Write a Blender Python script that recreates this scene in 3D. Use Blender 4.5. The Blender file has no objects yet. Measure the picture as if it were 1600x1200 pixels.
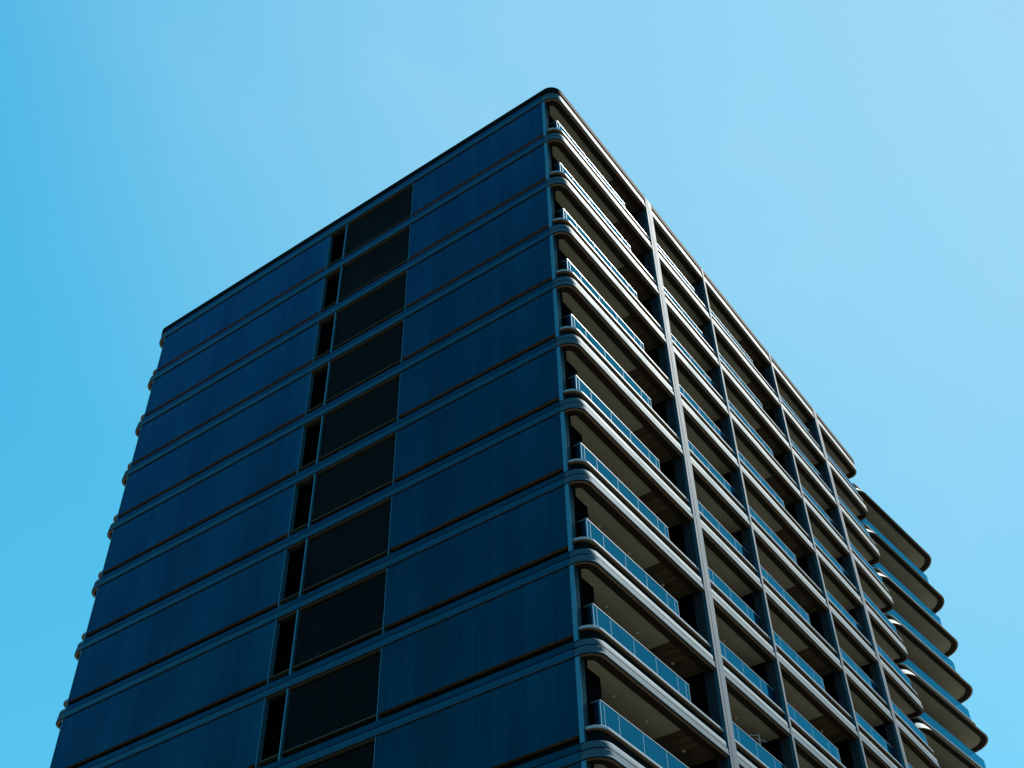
import bpy, bmesh, math, random
from mathutils import Vector, Matrix
random.seed(7)
R = math.radians
S = bpy.context.scene
COL = S.collection

# ------------------------------------------------------------------ camera
GZ = 51.06                     # height of the roof band's underside above the ground
cam_d = bpy.data.cameras.new('camera')
cam = bpy.data.objects.new('camera', cam_d); COL.objects.link(cam)
ya, pi_, ro = 0.60665, 0.78323, -0.02249
fw = Vector((math.cos(ya)*math.cos(pi_), math.sin(ya)*math.cos(pi_), math.sin(pi_)))
r0 = fw.cross(Vector((0, 0, 1))).normalized(); u0 = r0.cross(fw)
rr = r0*math.cos(ro) + u0*math.sin(ro); uu = -r0*math.sin(ro) + u0*math.cos(ro)
M = Matrix((rr, uu, -fw)).transposed().to_4x4()
M.translation = Vector((-26.648, -15.681, GZ-49.46))
cam.matrix_world = M
cam_d.sensor_width = 36; cam_d.lens = 1924.27/1600*36
cam_d.clip_start = 0.1; cam_d.clip_end = 6000
S.camera = cam

# ------------------------------------------------------------------ sky and sun
SUN_AZ = R(-22)                # direction to the sun, from +X
SUN_EL = R(54)
W = bpy.data.worlds.new('World'); S.world = W; W.use_nodes = True
nt = W.node_tree; nt.nodes.clear()
N = nt.nodes.new; L = nt.links.new
out = N('ShaderNodeOutputWorld'); bg = N('ShaderNodeBackground')
sky = N('ShaderNodeTexSky'); sky.sky_type = 'NISHITA'; sky.sun_disc = False
sky.sun_elevation = SUN_EL; sky.sun_rotation = R(90) - SUN_AZ
sky.altitude = 0; sky.air_density = 1.0; sky.dust_density = 0.7; sky.ozone_density = 1.0
# colour response of the clear sky: a polarised, teal blue, paler towards the sun
sep = N('ShaderNodeSeparateColor'); com = N('ShaderNodeCombineColor')
L(sky.outputs[0], sep.inputs[0])
def mth(op, a, b):
    n = N('ShaderNodeMath'); n.operation = op
    for i, v in enumerate((a, b)):
        if isinstance(v, (int, float)): n.inputs[i].default_value = v
        else: L(v, n.inputs[i])
    return n.outputs[0]
def soft(ch, k, a, c):           # a*x/(1+c*x)
    x = mth('MULTIPLY', ch, k); return mth('DIVIDE', mth('MULTIPLY', x, a), mth('ADD', mth('MULTIPLY', x, c), 1.0))
KS = 0.12*2.2501
rx = mth('MULTIPLY', mth('POWER', mth('MULTIPLY', sep.outputs[0], 0.36*KS), 1.9), 3.6)
L(mth('DIVIDE', mth('DIVIDE', rx, mth('ADD', mth('MULTIPLY', rx, 2.0), 1.0)), KS), com.inputs[0])
L(mth('DIVIDE', soft(sep.outputs[1], 1.02*KS, 1.74, 1.72), KS), com.inputs[1])
L(mth('DIVIDE', soft(sep.outputs[2], 1.08*KS, 2.2, 1.72), KS), com.inputs[2])
# pale glow painted high in the sky to brighten it, with faint cirrus streaks
tc = N('ShaderNodeTexCoord'); mp = N('ShaderNodeMapping')
mp.inputs['Scale'].default_value = (2.2, 5.0, 7.0); mp.inputs['Rotation'].default_value = (0.5, 0.3, 0.8)
nz = N('ShaderNodeTexNoise'); nz.inputs['Scale'].default_value = 1.3; nz.inputs['Detail'].default_value = 6
nz.inputs['Roughness'].default_value = 0.55
cr = N('ShaderNodeMapRange'); cr.inputs['From Min'].default_value = 0.47; cr.inputs['From Max'].default_value = 0.8
cr.inputs['To Max'].default_value = 0.45
va, ve = R(10), R(60)
dt = N('ShaderNodeVectorMath'); dt.operation = 'DOT_PRODUCT'
dt.inputs[1].default_value = (math.cos(va)*math.cos(ve), math.sin(va)*math.cos(ve), math.sin(ve))
vm = N('ShaderNodeMapRange'); vm.interpolation_type = 'SMOOTHSTEP'
vm.inputs['From Min'].default_value = 0.78; vm.inputs['From Max'].default_value = 1.02; vm.inputs['To Max'].default_value = 0.72
cl = N('ShaderNodeMix'); cl.data_type = 'RGBA'; cl.inputs['B'].default_value = (1.26, 2.50, 3.38, 1)
L(tc.outputs['Generated'], mp.inputs[0]); L(mp.outputs[0], nz.inputs[0]); L(nz.outputs['Fac'], cr.inputs['Value'])
L(tc.outputs['Generated'], dt.inputs[0]); L(dt.outputs['Value'], vm.inputs['Value'])
L(mth('ADD', mth('MULTIPLY', mth('ADD', cr.outputs[0], 0.93), vm.outputs[0]), 0.06), cl.inputs['Factor']); L(com.outputs[0], cl.inputs['A'])
L(cl.outputs['Result'], bg.inputs[0]); bg.inputs[1].default_value = 0.12
L(bg.outputs[0], out.inputs[0])
sd = bpy.data.lights.new('sun', 'SUN'); sd.energy = 5.0; sd.angle = R(0.53); sd.color = (1.0, 0.90, 0.78)
so = bpy.data.objects.new('sun', sd); COL.objects.link(so)
sv = Vector((math.cos(SUN_AZ)*math.cos(SUN_EL), math.sin(SUN_AZ)*math.cos(SUN_EL), math.sin(SUN_EL)))
so.rotation_euler = sv.to_track_quat('Z', 'Y').to_euler(); so.location = (20, -40, 90)
S.render.engine = 'CYCLES'
S.view_settings.view_transform = 'Standard'; S.view_settings.look = 'None'
S.view_settings.gamma = 1; S.view_settings.use_curve_mapping = False
S.view_settings.exposure = 1.17
S.cycles.max_bounces = 10; S.cycles.glossy_bounces = 5; S.cycles.transparent_max_bounces = 12

# ------------------------------------------------------------------ materials
def mat(name, col, rough=0.5, metal=0.0, spec=0.5, noise=0.0, nscale=(1, 1, 1), bump=0.0, coat=0.0, rvar=0.0):
    m = bpy.data.materials.new(name); m.use_nodes = True
    t = m.node_tree; b = t.nodes['Principled BSDF']
    b.inputs['Base Color'].default_value = (*col, 1)
    b.inputs['Roughness'].default_value = rough; b.inputs['Metallic'].default_value = metal
    b.inputs['Specular IOR Level'].default_value = spec
    b.inputs['Coat Weight'].default_value = coat; b.inputs['Coat Roughness'].default_value = 0.12
    if noise or bump or rvar:
        c = t.nodes.new('ShaderNodeTexCoord'); mp = t.nodes.new('ShaderNodeMapping')
        mp.inputs['Scale'].default_value = nscale
        n = t.nodes.new('ShaderNodeTexNoise'); n.inputs['Scale'].default_value = 1; n.inputs['Detail'].default_value = 7
        t.links.new(c.outputs['Object'], mp.inputs[0]); t.links.new(mp.outputs[0], n.inputs[0])
        if noise:
            r = t.nodes.new('ShaderNodeMapRange'); r.inputs['From Min'].default_value = 0.3; r.inputs['From Max'].default_value = 0.7
            r.inputs['To Min'].default_value = 1-noise; r.inputs['To Max'].default_value = 1+noise
            x = t.nodes.new('ShaderNodeVectorMath'); x.operation = 'SCALE'; x.inputs[0].default_value = col
            t.links.new(n.outputs['Fac'], r.inputs['Value']); t.links.new(r.outputs[0], x.inputs['Scale'])
            t.links.new(x.outputs[0], b.inputs['Base Color'])
        if rvar:
            r = t.nodes.new('ShaderNodeMapRange'); r.inputs['From Min'].default_value = 0.3; r.inputs['From Max'].default_value = 0.7
            r.inputs['To Min'].default_value = max(0, rough-rvar); r.inputs['To Max'].default_value = rough+rvar
            t.links.new(n.outputs['Fac'], r.inputs['Value']); t.links.new(r.outputs[0], b.inputs['Roughness'])
        if bump:
            bp = t.nodes.new('ShaderNodeBump'); bp.inputs['Strength'].default_value = bump; bp.inputs['Distance'].default_value = 0.02
            t.links.new(n.outputs['Fac'], bp.inputs['Height']); t.links.new(bp.outputs[0], b.inputs['Normal'])
    return m

ALU = mat('champagne_aluminium', (0.064, 0.115, 0.146), 0.77, 0.92, noise=0.2, nscale=(0.8, 0.8, 4), rvar=0.06)
FASCIA = mat('fascia_lit', (0.006, 0.052, 0.080), 0.35, 0.9, 0.3)  # paler than the upper strip, standing in for light on the lower rib
PBODY = mat('post_side_shade', (0.010, 0.032, 0.042), 0.5, 0.3, 0.3)  # darker than the front plate: the dimness of the post's side painted in
TRIM = mat('skylit_trim', (0.05, 0.17, 0.23), 0.42, 0.6)  # blue of faces lit by the sky, put into the metal's colour
POST = mat('anodised_post', (0.056, 0.104, 0.140), 0.82, 0.92, noise=0.1, nscale=(6, 6, 0.5), rvar=0.05)
PANEL = mat('dark_cladding', (0.0012, 0.030, 0.046), 0.16, 0.70, 0.36, noise=0.35, nscale=(0.5, 0.35, 0.12), bump=0.015, rvar=0.05)
BOUNCE = mat('underside_bounce', (0.27, 0.20, 0.125), 0.45, 0.3, noise=0.1, nscale=(2, 2, 2))  # warm ground bounce on down-facing faces, painted into the colour
PANEL2 = mat('dark_cladding_sheet', (0.0012, 0.027, 0.042), 0.18, 0.70, 0.36, noise=0.35, nscale=(0.5, 0.35, 0.12), bump=0.015, rvar=0.05)
RECESS = mat('recess_shade', (0.004, 0.008, 0.009), 0.9, 0, 0.02)  # shade under the lip and in the grooves, painted near-black
GROOVE = mat('slot_black', (0.028, 0.021, 0.014), 0.8, 0, 0.1)
PLASTER = mat('soffit_plaster', (0.44, 0.42, 0.31), 0.8, noise=0.10, nscale=(0.7, 0.7, 0.7))
SHADOW = mat('interior_shade', (0.003, 0.004, 0.005), 0.8, 0, 0.0)  # shade of unlit depths put into a near-black colour
JAMB = mat('pier_side_metal', (0.03, 0.045, 0.06), 0.35, 0.3)
SLAT = mat('louvre_slat', (0.020, 0.028, 0.030), 0.5, 0.1, 0.3)
SLABTOP = mat('slab_concrete', (0.07, 0.068, 0.06), 0.9, noise=0.1)
LAMP = mat('downlight_trim', (0.9, 0.86, 0.78), 0.4, 0.0)
WHITE = mat('white_plastic', (0.75, 0.76, 0.78), 0.4)
RAIL = mat('handrail_steel', (0.24, 0.30, 0.35), 0.5, 0.7)
RIMM = mat('rim_metal', (0.30, 0.34, 0.37), 0.5, 0.3)
SILL = mat('window_trim', (0.055, 0.046, 0.030), 0.8, 0, 0.1)
ROOFB = mat('roof_flashing', (0.006, 0.0055, 0.005), 0.8, 0, 0.03)
SEAL = mat('glass_seal', (0.22, 0.36, 0.44), 0.6, 0, 0.2)

def wood():
    m = mat('timber_soffit', (0.20, 0.15, 0.08), 0.55)
    t = m.node_tree; b = t.nodes['Principled BSDF']
    c = t.nodes.new('ShaderNodeTexCoord'); mp = t.nodes.new('ShaderNodeMapping'); mp.inputs['Scale'].default_value = (9, 0.6, 1)
    n = t.nodes.new('ShaderNodeTexNoise'); n.inputs['Detail'].default_value = 4; n.inputs['Scale'].default_value = 1
    r = t.nodes.new('ShaderNodeValToRGB')
    r.color_ramp.elements[0].position = 0.35; r.color_ramp.elements[0].color = (0.07, 0.052, 0.028, 1)
    r.color_ramp.elements[1].position = 0.68; r.color_ramp.elements[1].color = (0.17, 0.135, 0.08, 1)
    t.links.new(c.outputs['Object'], mp.inputs[0]); t.links.new(mp.outputs[0], n.inputs[0])
    t.links.new(n.outputs['Fac'], r.inputs[0]); t.links.new(r.outputs[0], b.inputs['Base Color'])
    return m
WOOD = wood()

def glass(name, trans=(0.10, 0.22, 0.30), refl=(0.16, 0.72, 1.0), ior=2.0):
    m = bpy.data.materials.new(name); m.use_nodes = True
    t = m.node_tree; t.nodes.clear()
    o = t.nodes.new('ShaderNodeOutputMaterial'); mx = t.nodes.new('ShaderNodeMixShader')
    f = t.nodes.new('ShaderNodeFresnel'); f.inputs['IOR'].default_value = ior
    tr = t.nodes.new('ShaderNodeBsdfTransparent'); tr.inputs[0].default_value = (*trans, 1)
    g = t.nodes.new('ShaderNodeBsdfGlossy'); g.inputs['Color'].default_value = (*refl, 1); g.inputs['Roughness'].default_value = 0.02
    c = t.nodes.new('ShaderNodeTexCoord'); n = t.nodes.new('ShaderNodeTexNoise'); n.inputs['Scale'].default_value = 0.5
    bp = t.nodes.new('ShaderNodeBump'); bp.inputs['Strength'].default_value = 0.12; bp.inputs['Distance'].default_value = 0.02
    t.links.new(c.outputs['Object'], n.inputs[0]); t.links.new(n.outputs['Fac'], bp.inputs['Height'])
    t.links.new(bp.outputs[0], g.inputs['Normal'])
    t.links.new(f.outputs[0], mx.inputs[0]); t.links.new(tr.outputs[0], mx.inputs[1]); t.links.new(g.outputs[0], mx.inputs[2])
    t.links.new(mx.outputs[0], o.inputs[0])
    return m
GLASS = glass('balustrade_glass', (0.02, 0.10, 0.15), (0.09, 0.64, 0.90), 2.2)
DGLASS = mat('window_glass', (0.001, 0.0012, 0.0015), 0.5, 0.0, 0.0)

PANEL2.node_tree.nodes['Principled BSDF'].inputs['Specular Tint'].default_value = (0.0, 0.60, 0.98, 1)
PANEL.node_tree.nodes['Principled BSDF'].inputs['Specular Tint'].default_value = (0.0, 0.62, 1.0, 1)
# ------------------------------------------------------------------ mesh helpers
class MB:
    def __init__(s): s.v = []; s.f = []; s.mi = []; s.ms = []
    def mid(s, m):
        if m not in s.ms: s.ms.append(m)
        return s.ms.index(m)
    def poly(s, pts, m):
        i = len(s.v); s.v += [tuple(p) for p in pts]; s.f.append(tuple(range(i, i+len(pts)))); s.mi.append(s.mid(m))
    def box(s, x0, x1, y0, y1, z0, z1, m):
        i = len(s.v)
        s.v += [(x0,y0,z0),(x1,y0,z0),(x1,y1,z0),(x0,y1,z0),(x0,y0,z1),(x1,y0,z1),(x1,y1,z1),(x0,y1,z1)]
        for q in ((0,3,2,1),(4,5,6,7),(0,1,5,4),(1,2,6,5),(2,3,7,6),(3,0,4,7)):
            s.f.append(tuple(i+a for a in q)); s.mi.append(s.mid(m))
    def cyl(s, cx, cy, z0, z1, r, m, n=16):
        i = len(s.v)
        for z in (z0, z1):
            for k in range(n):
                a = 2*math.pi*k/n; s.v.append((cx+r*math.cos(a), cy+r*math.sin(a), z))
        for k in range(n):
            j = (k+1) % n; s.f.append((i+k, i+j, i+n+j, i+n+k)); s.mi.append(s.mid(m))
        s.f.append(tuple(i+k for k in reversed(range(n)))); s.mi.append(s.mid(m))
        s.f.append(tuple(i+n+k for k in range(n))); s.mi.append(s.mid(m))
    def tube(s, a, b, r, m, n=10):
        a = Vector(a); b = Vector(b); d = (b-a).normalized()
        u = d.orthogonal().normalized(); w = d.cross(u); i = len(s.v)
        for p in (a, b):
            for k in range(n):
                t = 2*math.pi*k/n; s.v.append(tuple(p + u*r*math.cos(t) + w*r*math.sin(t)))
        for k in range(n):
            j = (k+1) % n; s.f.append((i+k, i+j, i+n+j, i+n+k)); s.mi.append(s.mid(m))
        s.f.append(tuple(i+k for k in reversed(range(n)))); s.mi.append(s.mid(m))
        s.f.append(tuple(i+n+k for k in range(n))); s.mi.append(s.mid(m))
    def sweep(s, rings, mats, closed=True):
        """rings: list of lists of points, one ring per profile point; mats: one per gap between rings"""
        n = len(rings[0]); base = len(s.v)
        for r in rings: s.v += [tuple(p) for p in r]
        for k in range(len(rings)-1):
            for j in range(n if closed else n-1):
                q = (j+1) % n
                s.f.append((base+k*n+j, base+k*n+q, base+(k+1)*n+q, base+(k+1)*n+j)); s.mi.append(s.mid(mats[k]))
    def build(s, name, parent=None, smooth=None, loc=None):
        me = bpy.data.meshes.new(name); me.from_pydata(s.v, [], s.f)
        for m in s.ms: me.materials.append(m)
        me.polygons.foreach_set('material_index', s.mi)
        bm = bmesh.new(); bm.from_mesh(me); bmesh.ops.recalc_face_normals(bm, faces=bm.faces); bm.to_mesh(me); bm.free()
        if smooth:
            me.polygons.foreach_set('use_smooth', [True]*len(me.polygons))
            me.set_sharp_from_angle(angle=R(smooth))
        o = bpy.data.objects.new(name, me); COL.objects.link(o)
        if parent: o.parent = parent
        if loc: o.location = loc
        return o

def thing(name, label, cat, loc, group=None, rz=0):
    o = bpy.data.objects.new(name, None); COL.objects.link(o); o.location = loc; o.rotation_euler.z = rz
    o['label'] = label; o['category'] = cat
    if group: o['group'] = group
    return o
def dup(o, parent, dz):
    c = o.copy(); COL.objects.link(c); c.parent = parent
    if parent is o.parent: c.location = (o.location.x, o.location.y, o.location.z+dz)
    for ch in list(o.children): dup(ch, c, 0)
    return c

def ring(x0, x1, y0, y1, rs, d, z, n=14):
    """rounded rectangle inset by d; rs = corner radii at (x0,y0),(x1,y0),(x1,y1),(x0,y1), counter-clockwise"""
    pts = []
    cs = [(x0, y0, rs[0], 180), (x1, y0, rs[1], 270), (x1, y1, rs[2], 0), (x0, y1, rs[3], 90)]
    for (cx, cy, r, a0) in cs:
        sx = 1 if cx == x0 else -1; sy = 1 if cy == y0 else -1
        ox, oy = cx+sx*r, cy+sy*r; q = max(r-d, 0.02) if d < r else 0.02
        if d >= r: ox, oy = cx+sx*(d+0.02), cy+sy*(d+0.02)
        for k in range(n+1):
            a = R(a0+90*k/n); pts.append((ox+q*math.cos(a), oy+q*math.sin(a), z))
    return pts

# ------------------------------------------------------------------ ground
g = MB(); g.poly([(-3000,-3000,0),(3000,-3000,0),(3000,3000,0),(-3000,3000,0)], mat('ground_paving', (0.044, 0.043, 0.034), 0.9, noise=0.3, nscale=(0.05, 0.05, 0.05)))
go = g.build('ground'); go['kind'] = 'structure'

# ------------------------------------------------------------------ the tower
H = 3.3; NK = 12
XE, YE = 33.47, 26.52
tower = thing('apartment_tower', 'dark apartment tower with a blind navy end wall and pale banded balconies wrapping its corner', 'apartment tower', (0, 0, GZ))
RS = (0.6, 0.55, 0.55, 0.55)
X0 = -0.045
def rg(d, z): return ring(X0, XE, 0.0, YE, RS, d, z)

PR = [(0.42, 0.085), (0.40, 0.0, GROOVE), (0.385, 0.0, GROOVE), (0.38, 0.035, GROOVE), (0.135, 0.035, GROOVE), (0.13, 0.0, GROOVE), (0.035, 0.0, BOUNCE),
      (0.03, 0.018, RECESS), (0.004, 0.02, RECESS), (0.0, 0.03, ALU), (0.0, 0.075, ALU), (0.012, 0.092, ALU), (0.014, 0.27, ALU), (0.024, 0.282, ALU), (0.07, 0.286, RECESS), (0.07, 0.318, RECESS), (0.032, 0.322, RECESS),
      (0.034, 0.495, ALU), (0.046, 0.525, ALU), (0.06, 0.535, ALU), (0.22, 0.54, RECESS), (0.22, 0.93, RECESS), (0.5, 0.935, RECESS)]
PROF = [q[:2] for q in PR]; PM = [q[2] for q in PR[1:]]
b = MB(); b.sweep([rg(d, z) for d, z in PROF], PM)
band0 = b.build('slab_band', tower, 30)
# fine vertical seams of the band cladding at the end wall posts stay part of the band mesh
bands = [band0] + [dup(band0, tower, -H*k) for k in range(1, NK)]

# lip over the recess: closed round the roof, open (from wall post round the balconies to the rear) elsewhere
b = MB()
TP = [(0.07, 0.60), (0.03, 0.63), (0.0, 0.64), (0.0, 0.955), (0.03, 0.96), (0.5, 0.96)]
b.sweep([rg(d, z) for d, z in TP], [GROOVE, ROOFB, ROOFB, ROOFB, ROOFB])
roofz = ring(X0, XE, 0, YE, RS, 0.5, 0.96); b.poly(roofz, ROOFB)
roof = b.build('roof_edge', tower, 30)
def open_path(pts, ys, ye):
    """part of the ring from the front wall post round to the rear wall post"""
    # ring starts at (x0, y0) corner heading from the x0 side; prepend start and append end on the x0 side
    n = len(pts); p = list(pts)
    x = p[0][0]; z = p[0][2]
    return [(x, ys, z)] + p + [(p[-1][0], ye, z)]
LP = [(0.225, 0.932), (0.12, 0.932), (0.105, 0.938), (0.092, 0.95), (0.09, 0.96), (0.09, 1.02), (0.10, 1.03), (0.35, 1.032)]
LM = [BOUNCE, BOUNCE, RIMM, RIMM, RIMM, RIMM, SLABTOP]
b = MB()
b.sweep([open_path(ring(X0, XE, 0, YE, RS, d, z), 0.62, YE-0.62) for d, z in LP], LM, closed=False)
rim = b.build('slab_rim', bands[1], 30)
for k in range(2, NK): dup(rim, bands[k], 0)

# soffits and slab tops
BAYS = [(0.20, 8.04, 'A'), (8.62, 13.80, 'B'), (13.97, 21.56, 'A'), (21.76, 27.20, 'B'), (27.63, 33.07, 'C')]
WOODX = {0: (5.66, 8.02), 2: (19.0, 21.54)}
DEEP = 2.3
def add(name, parent, *boxes):
    b = MB()
    for q in boxes: b.box(*q)
    return b.build(name, parent)
Z = 0.085
kit = []
for i, (a, c, t) in enumerate(BAYS):
    c2 = WOODX[i][0] if i in WOODX else c
    kit.append(add('soffit', band0, (a if i else 0.375, c2, 0.40, DEEP, Z, Z+0.05, PLASTER)))
kit.append(add('slab', band0, (0.42, 33.0, 0.42, YE-0.42, Z+0.06, 0.895, SLABTOP)))
kit.append(add('soffit', band0, (0.375, 33.07, DEEP+0.001, YE-0.40, Z+0.004, Z+0.05, PLASTER)))
for i, (a, c) in WOODX.items():
    x = a; b = MB(); b.box(a+0.001, c, 0.402, DEEP-0.002, 0.1125, 0.13, GROOVE)
    while x < c-0.02:
        w = min(0.118, c-x); dz = random.uniform(-0.002, 0.002)
        b.box(x, x+w-0.008, 0.402, DEEP-0.002, 0.10+dz, 0.1135, WOOD); x += 0.118
    kit.append(b.build('timber_ceiling', band0))
b = MB(); b.cyl(0, 0, 0.055, 0.09, 0.055, LAMP)
d0 = b.build('downlight', bands[0]); me_d = d0.data
LX = [(2.62, 1.1), (4.55, 1.1), (6.9, 1.1), (9.6, 1.1), (11.5, 1.1), (13.3, 1.35), (15.6, 1.1), (17.5, 1.1), (20.2, 1.1), (23.2, 1.1), (25.4, 1.1), (29.0, 1.1), (31.0, 1.1)]
def lights(k):
    for j, (x, y) in enumerate(LX[:9]):
        if k == 0 and j == 0: d0.location = (x, y, 0); continue
        o = d0.copy(); COL.objects.link(o); o.parent = bands[k]; o.location = (x, y, 0)
lights(0)
for k in range(1, NK):
    [dup(o, bands[k], 0) for o in kit]; lights(k)

# flat fascia of the bands between the two wall posts
b = MB(); b.box(-0.054, -0.03, 0.78, YE-0.82, 0.055, 0.275, FASCIA); b.box(-0.036, -0.012, 0.781, YE-0.821, 0.325, 0.535, PANEL)
f0 = b.build('fascia', tower)
for k in range(1, NK): dup(f0, tower, -H*k)

# end wall: cladding stretches, posts, louvres, window strips
YP, YL0, YL1, YW1, YR = 0.70, 8.40, 12.64, 13.74, 25.70
def cladding(y0, y1):
    b = MB(); y = y0; P = 0.61
    b.box(0.14, 0.24, y0, y1, 0.80, H+0.07, RECESS)
    while y < y1-0.05:
        w = min(P, y1-y); j = random.uniform(-0.0022, 0.0022); t = random.uniform(-0.0022, 0.0022)
        xa, xb = 0.0+j, 0.0+t; z0, z1 = 0.82, H-0.002; ya_, yb = y+0.004, y+w-0.004
        i = len(b.v); PN = random.choice((PANEL, PANEL, PANEL2))
        b.v += [(xa, ya_, z0), (0.13, ya_, z0), (0.13, yb, z0), (xb, yb, z0), (xa, ya_, z1), (0.13, ya_, z1), (0.13, yb, z1), (xb, yb, z1)]
        for q, m in (((0,3,2,1), BOUNCE), ((4,5,6,7), PN), ((0,1,5,4), PN), ((1,2,6,5), PN), ((2,3,7,6), PN), ((3,0,4,7), PN)):  # bottom face carries the painted bounce tone
            b.f.append(tuple(i+a for a in q)); b.mi.append(b.mid(m))
        y += P
    o = b.build('wall_panel', tower, None, (0, 0, -H))
    bv = o.modifiers.new('bevel', 'BEVEL'); bv.width = 0.0015; bv.segments = 1; bv.limit_method = 'ANGLE'
    return o
wp = [cladding(0.78, YL0-0.03), cladding(YW1+0.03, YR)]
for k in range(2, NK+1):
    for o in wp: dup(o, tower, -H*(k-1))
# louvre
b = MB()
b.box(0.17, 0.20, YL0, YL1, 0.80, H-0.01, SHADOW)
z = 0.90
while z < H-0.12:
    i = len(b.v)
    b.v += [(0.07, YL0, z), (0.15, YL0, z+0.045), (0.15, YL1, z+0.045), (0.07, YL1, z), (0.07, YL0, z-0.012), (0.15, YL0, z+0.033), (0.15, YL1, z+0.033), (0.07, YL1, z-0.012)]
    for q in ((0,3,2,1),(4,5,6,7),(0,1,5,4),(1,2,6,5),(2,3,7,6),(3,0,4,7)):
        b.f.append(tuple(i+a for a in q)); b.mi.append(b.mid(SLAT))
    z += 0.085
lv = b.build('louvre_panel', tower, None, (0, 0, -H))
b = MB(); y = YL0+0.6
b.box(0.03, 0.16, YL0, YL1, 0.80, 0.86, SILL)
b.box(0.03, 0.16, YL0, YL1, H-0.05, H-0.003, SILL)
while y < YL1-0.3:
    b.box(0.062, 0.069, y-0.004, y+0.004, 0.86, H-0.05, GROOVE); y += 0.61
lf = b.build('louvre_frame', lv)
for k in range(2, NK+1): dup(lv, tower, -H*(k-1))
# narrow window strip
b = MB(); b.box(0.26, 0.29, YL1+0.06, YW1, 0.80, H-0.01, DGLASS)
b.box(0.16, 0.28, YL1+0.061, YW1-0.001, 0.80, 0.85, SILL); b.box(0.10, 0.28, YL1+0.061, YW1-0.001, H-0.06, H-0.012, SILL)
wn = b.build('window', tower, None, (0, 0, -H))
b = MB(); b.box(0.03, 0.10, YL1+0.061, YW1-0.001, 0.80, 0.86, SILL); b.build('window_sill', wn)
b = MB(); b.box(0.03, 0.098, YL1+0.061, YW1-0.001, H-0.05, H-0.004, SILL); b.build('window_head', wn)
for k in range(2, NK+1): dup(wn, tower, -H*(k-1))
# posts and mullions (storey high, between the bands)
def post(y0, y1, x0, x1, name='wall_post', z0=0.545, z1=H-0.002):
    b = MB(); b.box(x0, x0+0.04, y0, y1, z0, z1, TRIM)
    b.box(x0+0.0405, x1, y0+0.001, y1-0.001, z0, z1, PBODY if name == 'wall_post' else TRIM)
    o = b.build(name, tower, None, (0, 0, -H))
    for k in range(2, NK+1): dup(o, tower, -H*(k-1))
    return o
post(0.625, 0.775, -0.02, 0.25)
post(YL0-0.028, YL0-0.001, -0.02, 0.2, 'mullion')
post(YL1+0.001, YL1+0.058, -0.02, 0.2, 'mullion')
post(YW1+0.001, YW1+0.028, -0.02, 0.2, 'mullion')
post(YR+0.002, YR+0.05, -0.02, 0.25)

# piers of the balcony facade, running through all storeys
ZB = -H*NK+0.6
for (a, c) in ((8.04, 8.62), (13.80, 13.97), (21.56, 21.76), (27.20, 27.63)):
    b = MB()
    b.box(a, c, -0.006, 0.018, ZB, 0.92, POST); b.box(a+0.001, c-0.001, 0.0185, 0.135, ZB, 0.92, TRIM)  # fin sides use a bluer copy of the front: skylight painted in
    n = 3 if c-a > 0.3 else 1
    if n == 3:                                     # shallow vertical reeds on the wide piers
        w = (c-a)
        b.box(a+w*0.32, a+w*0.36, -0.009, -0.0055, ZB, 0.90, RECESS)
    o = b.build('pier', tower)
    b = MB(); b.box(a+0.01, c-0.01, 0.1355, 0.52, ZB, 0.07, JAMB); b.box(a+0.012, c-0.012, 0.521, DEEP, ZB, 0.07, SHADOW)  # inner depth switches to near-black as painted shade
    b.build('pier_side', o)

# recessed apartment fronts behind the balconies
zb, zt = 0.985, H+0.088
fr = []
for i, (a, c, t) in enumerate(BAYS):
    b = MB(); a2 = 0.39 if i == 0 else a
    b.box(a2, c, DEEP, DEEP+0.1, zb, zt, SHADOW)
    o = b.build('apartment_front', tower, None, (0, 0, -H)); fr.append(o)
    x = a2+0.1; b = MB()                          # sliding doors: dark glass leaves with slim frames
    while x < c-1.1:
        b.box(x, x+0.95, DEEP-0.03, DEEP-0.01, zb+0.05, zt-0.35, DGLASS)
        b.box(x+0.951, x+1.0, DEEP-0.05, DEEP-0.008, zb+0.05, zt-0.35, JAMB); x += 1.0
    b.build('sliding_doors', o)
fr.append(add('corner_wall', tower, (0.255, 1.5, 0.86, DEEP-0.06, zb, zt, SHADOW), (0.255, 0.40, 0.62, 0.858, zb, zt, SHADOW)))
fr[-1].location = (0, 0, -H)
for k in range(2, NK+1): [dup(o, tower, -H*(k-1)) for o in fr]

# solid core so that nothing shows through, with the lower storeys down to the ground
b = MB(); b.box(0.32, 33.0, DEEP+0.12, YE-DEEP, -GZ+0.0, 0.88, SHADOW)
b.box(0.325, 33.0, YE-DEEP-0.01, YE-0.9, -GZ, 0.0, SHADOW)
b.box(0.1, 33.3, 0.35, YE-0.35, -GZ, -H*NK+0.5, JAMB)
b.build('core', tower)

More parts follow.
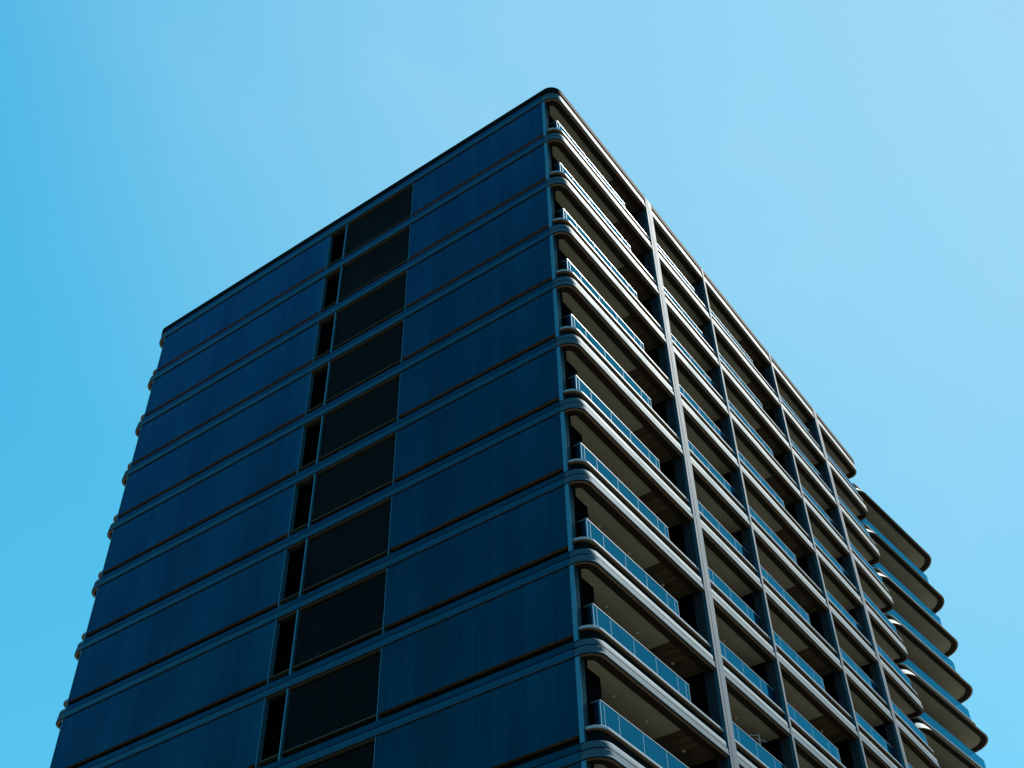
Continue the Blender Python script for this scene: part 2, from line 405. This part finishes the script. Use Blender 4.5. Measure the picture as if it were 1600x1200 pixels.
# glass balustrades
GY = 0.30; GT = 1.93
def balustrade(i, a, c, xj, ret_l=False, ret_r=False, rail_to=None):
    b = MB()
    z0, z1 = 1.033, GT
    xs = [a] + xj + [c]
    for p, q in zip(xs[:-1], xs[1:]):
        b.box(p+0.008, q-0.008, GY, GY+0.016, z0, z1, GLASS)
    for x in xj: b.box(x-0.0075, x+0.0075, GY-0.001, GY+0.017, z0, z1, SEAL)
    if ret_l:
        b.box(a-0.01, a+0.006, GY+0.02, 0.85, z0, z1, GLASS); b.box(a-0.011, a+0.007, GY-0.002, GY+0.018, z0, z1, SEAL)
    if ret_r:
        b.box(c-0.006, c+0.01, GY+0.02, DEEP-0.06, z0, z1, GLASS); b.box(c-0.007, c+0.011, GY-0.002, GY+0.018, z0, z1, SEAL)
    o = b.build('balustrade', tower, None, (0, 0, -H))
    b = MB(); b.box(a-0.012, c+0.012, GY-0.012, GY+0.03, z1+0.001, z1+0.026, RAIL)
    if ret_l: b.box(a-0.02, a+0.016, GY+0.031, 0.85, z1+0.001, z1+0.026, RAIL)
    if ret_r: b.box(c-0.016, c+0.02, GY+0.031, DEEP-0.06, z1+0.001, z1+0.026, RAIL)
    b.build('handrail', o)
    return o
bl = [balustrade(0, 0.44, 6.27, [0.64, 1.43, 2.79, 4.15, 5.51, 6.04], True, True),
      balustrade(1, 8.63, 13.62, [8.95, 9.66, 11.04, 12.45]),
      balustrade(2, 14.0, 19.42, [14.2, 15.3, 16.9, 18.44, 19.2], False, True),
      balustrade(3, 21.79, 27.0, [22.1, 22.9, 24.42, 25.9]),
      balustrade(4, 27.66, 33.03, [27.9, 29.2, 30.6, 32.0], False, True)]
for k in range(2, NK+1):
    for o in bl: dup(o, tower, -H*(k-1))

# ------------------------------------------------------------------ neighbouring wing
wing = thing('neighbouring_tower', 'second tower behind the far end, its curved balcony slabs stacked with blue glass at right', 'apartment tower', (34.25, 0.54, GZ), None, R(-5.0))
WX, WY = 11.3, 18.0
WR = (1.15, 1.7, 1.7, 1.15)
def wg(d, z): return ring(0, WX, 0, WY, WR, d, z, 20)
WP = [(0.42, 0.085), (0.40, 0.0), (0.385, 0.0), (0.38, 0.03), (0.11, 0.03), (0.105, 0.0), (0.01, 0.0), (0.0, 0.02),
      (0.35, 0.50), (0.55, 0.505), (0.55, 0.90), (0.90, 0.905)]
WM = [GROOVE, GROOVE, GROOVE, GROOVE, BOUNCE, BOUNCE, BOUNCE, ALU, ALU, RECESS, RECESS]
b = MB(); b.sweep([wg(d, z) for d, z in WP], WM)
wb0 = b.build('slab_band', wing, 30)
b = MB()
b.sweep([wg(d, z) for d, z in [(0.55, 0.88), (0.47, 0.90), (0.45, 0.915), (0.45, 0.965), (0.47, 0.98), (0.9, 0.985)]], [BOUNCE, BOUNCE, RIMM, RIMM, SLABTOP])
b.poly(wg(0.9, 0.985), SLABTOP)
b.build('slab_rim', wb0, 30)
b = MB(); b.sweep([wg(0.40, 0.085), wg(0.40, 0.10)], [PLASTER]); b.poly(wg(0.40, 0.085), PLASTER)
b.build('soffit', wb0)
wbs = [wb0] + [dup(wb0, wing, -H*k) for k in range(1, NK+1)]
b = MB()
gr = [[(x, y, z) for x, y, _ in wg(0.62, 0)] for z in (0.99, 1.89)]
b.sweep(gr, [GLASS]); bg_ = b.build('balustrade', wing, 20, (0, 0, -H))
b = MB(); b.sweep([[(x, y, z) for x, y, _ in wg(d, 0)] for d, z in ((0.61, 1.89), (0.61, 1.915), (0.64, 1.915), (0.64, 1.89))], [RAIL]*3)
b.build('handrail', bg_, 30)
for k in range(2, NK+1): dup(bg_, wing, -H*(k-1))
b = MB(); b.box(2.3, WX-2.6, 2.4, WY-2.4, -GZ, 0.9, SHADOW)
b.build('core', wing)

# ------------------------------------------------------------------ drying rack on a balcony
ck = thing('clothes_rack', 'thin white clothes drying stand rising above the glass on a lower balcony', 'clothes rack', (12.6, 0.80, GZ-29.7+0.985))
b = MB(); b.tube((0, 0, 0.08), (0, 0, 2.15), 0.018, WHITE)
b.build('pole', ck)
for a, zz, l in ((150, 2.06, 0.42), (20, 1.99, 0.26), (190, 1.83, 0.42), (-35, 1.92, 0.30)):
    b = MB(); b.tube((0, 0, zz), (l*math.cos(R(a)), l*math.sin(R(a)), zz-0.07), 0.012, WHITE); b.build('arm', ck)
for a in (30, 150, 270):
    b = MB(); b.tube((0, 0, 0.25), (0.35*math.cos(R(a)), 0.35*math.sin(R(a)), 0.015), 0.014, WHITE); b.build('leg', ck)
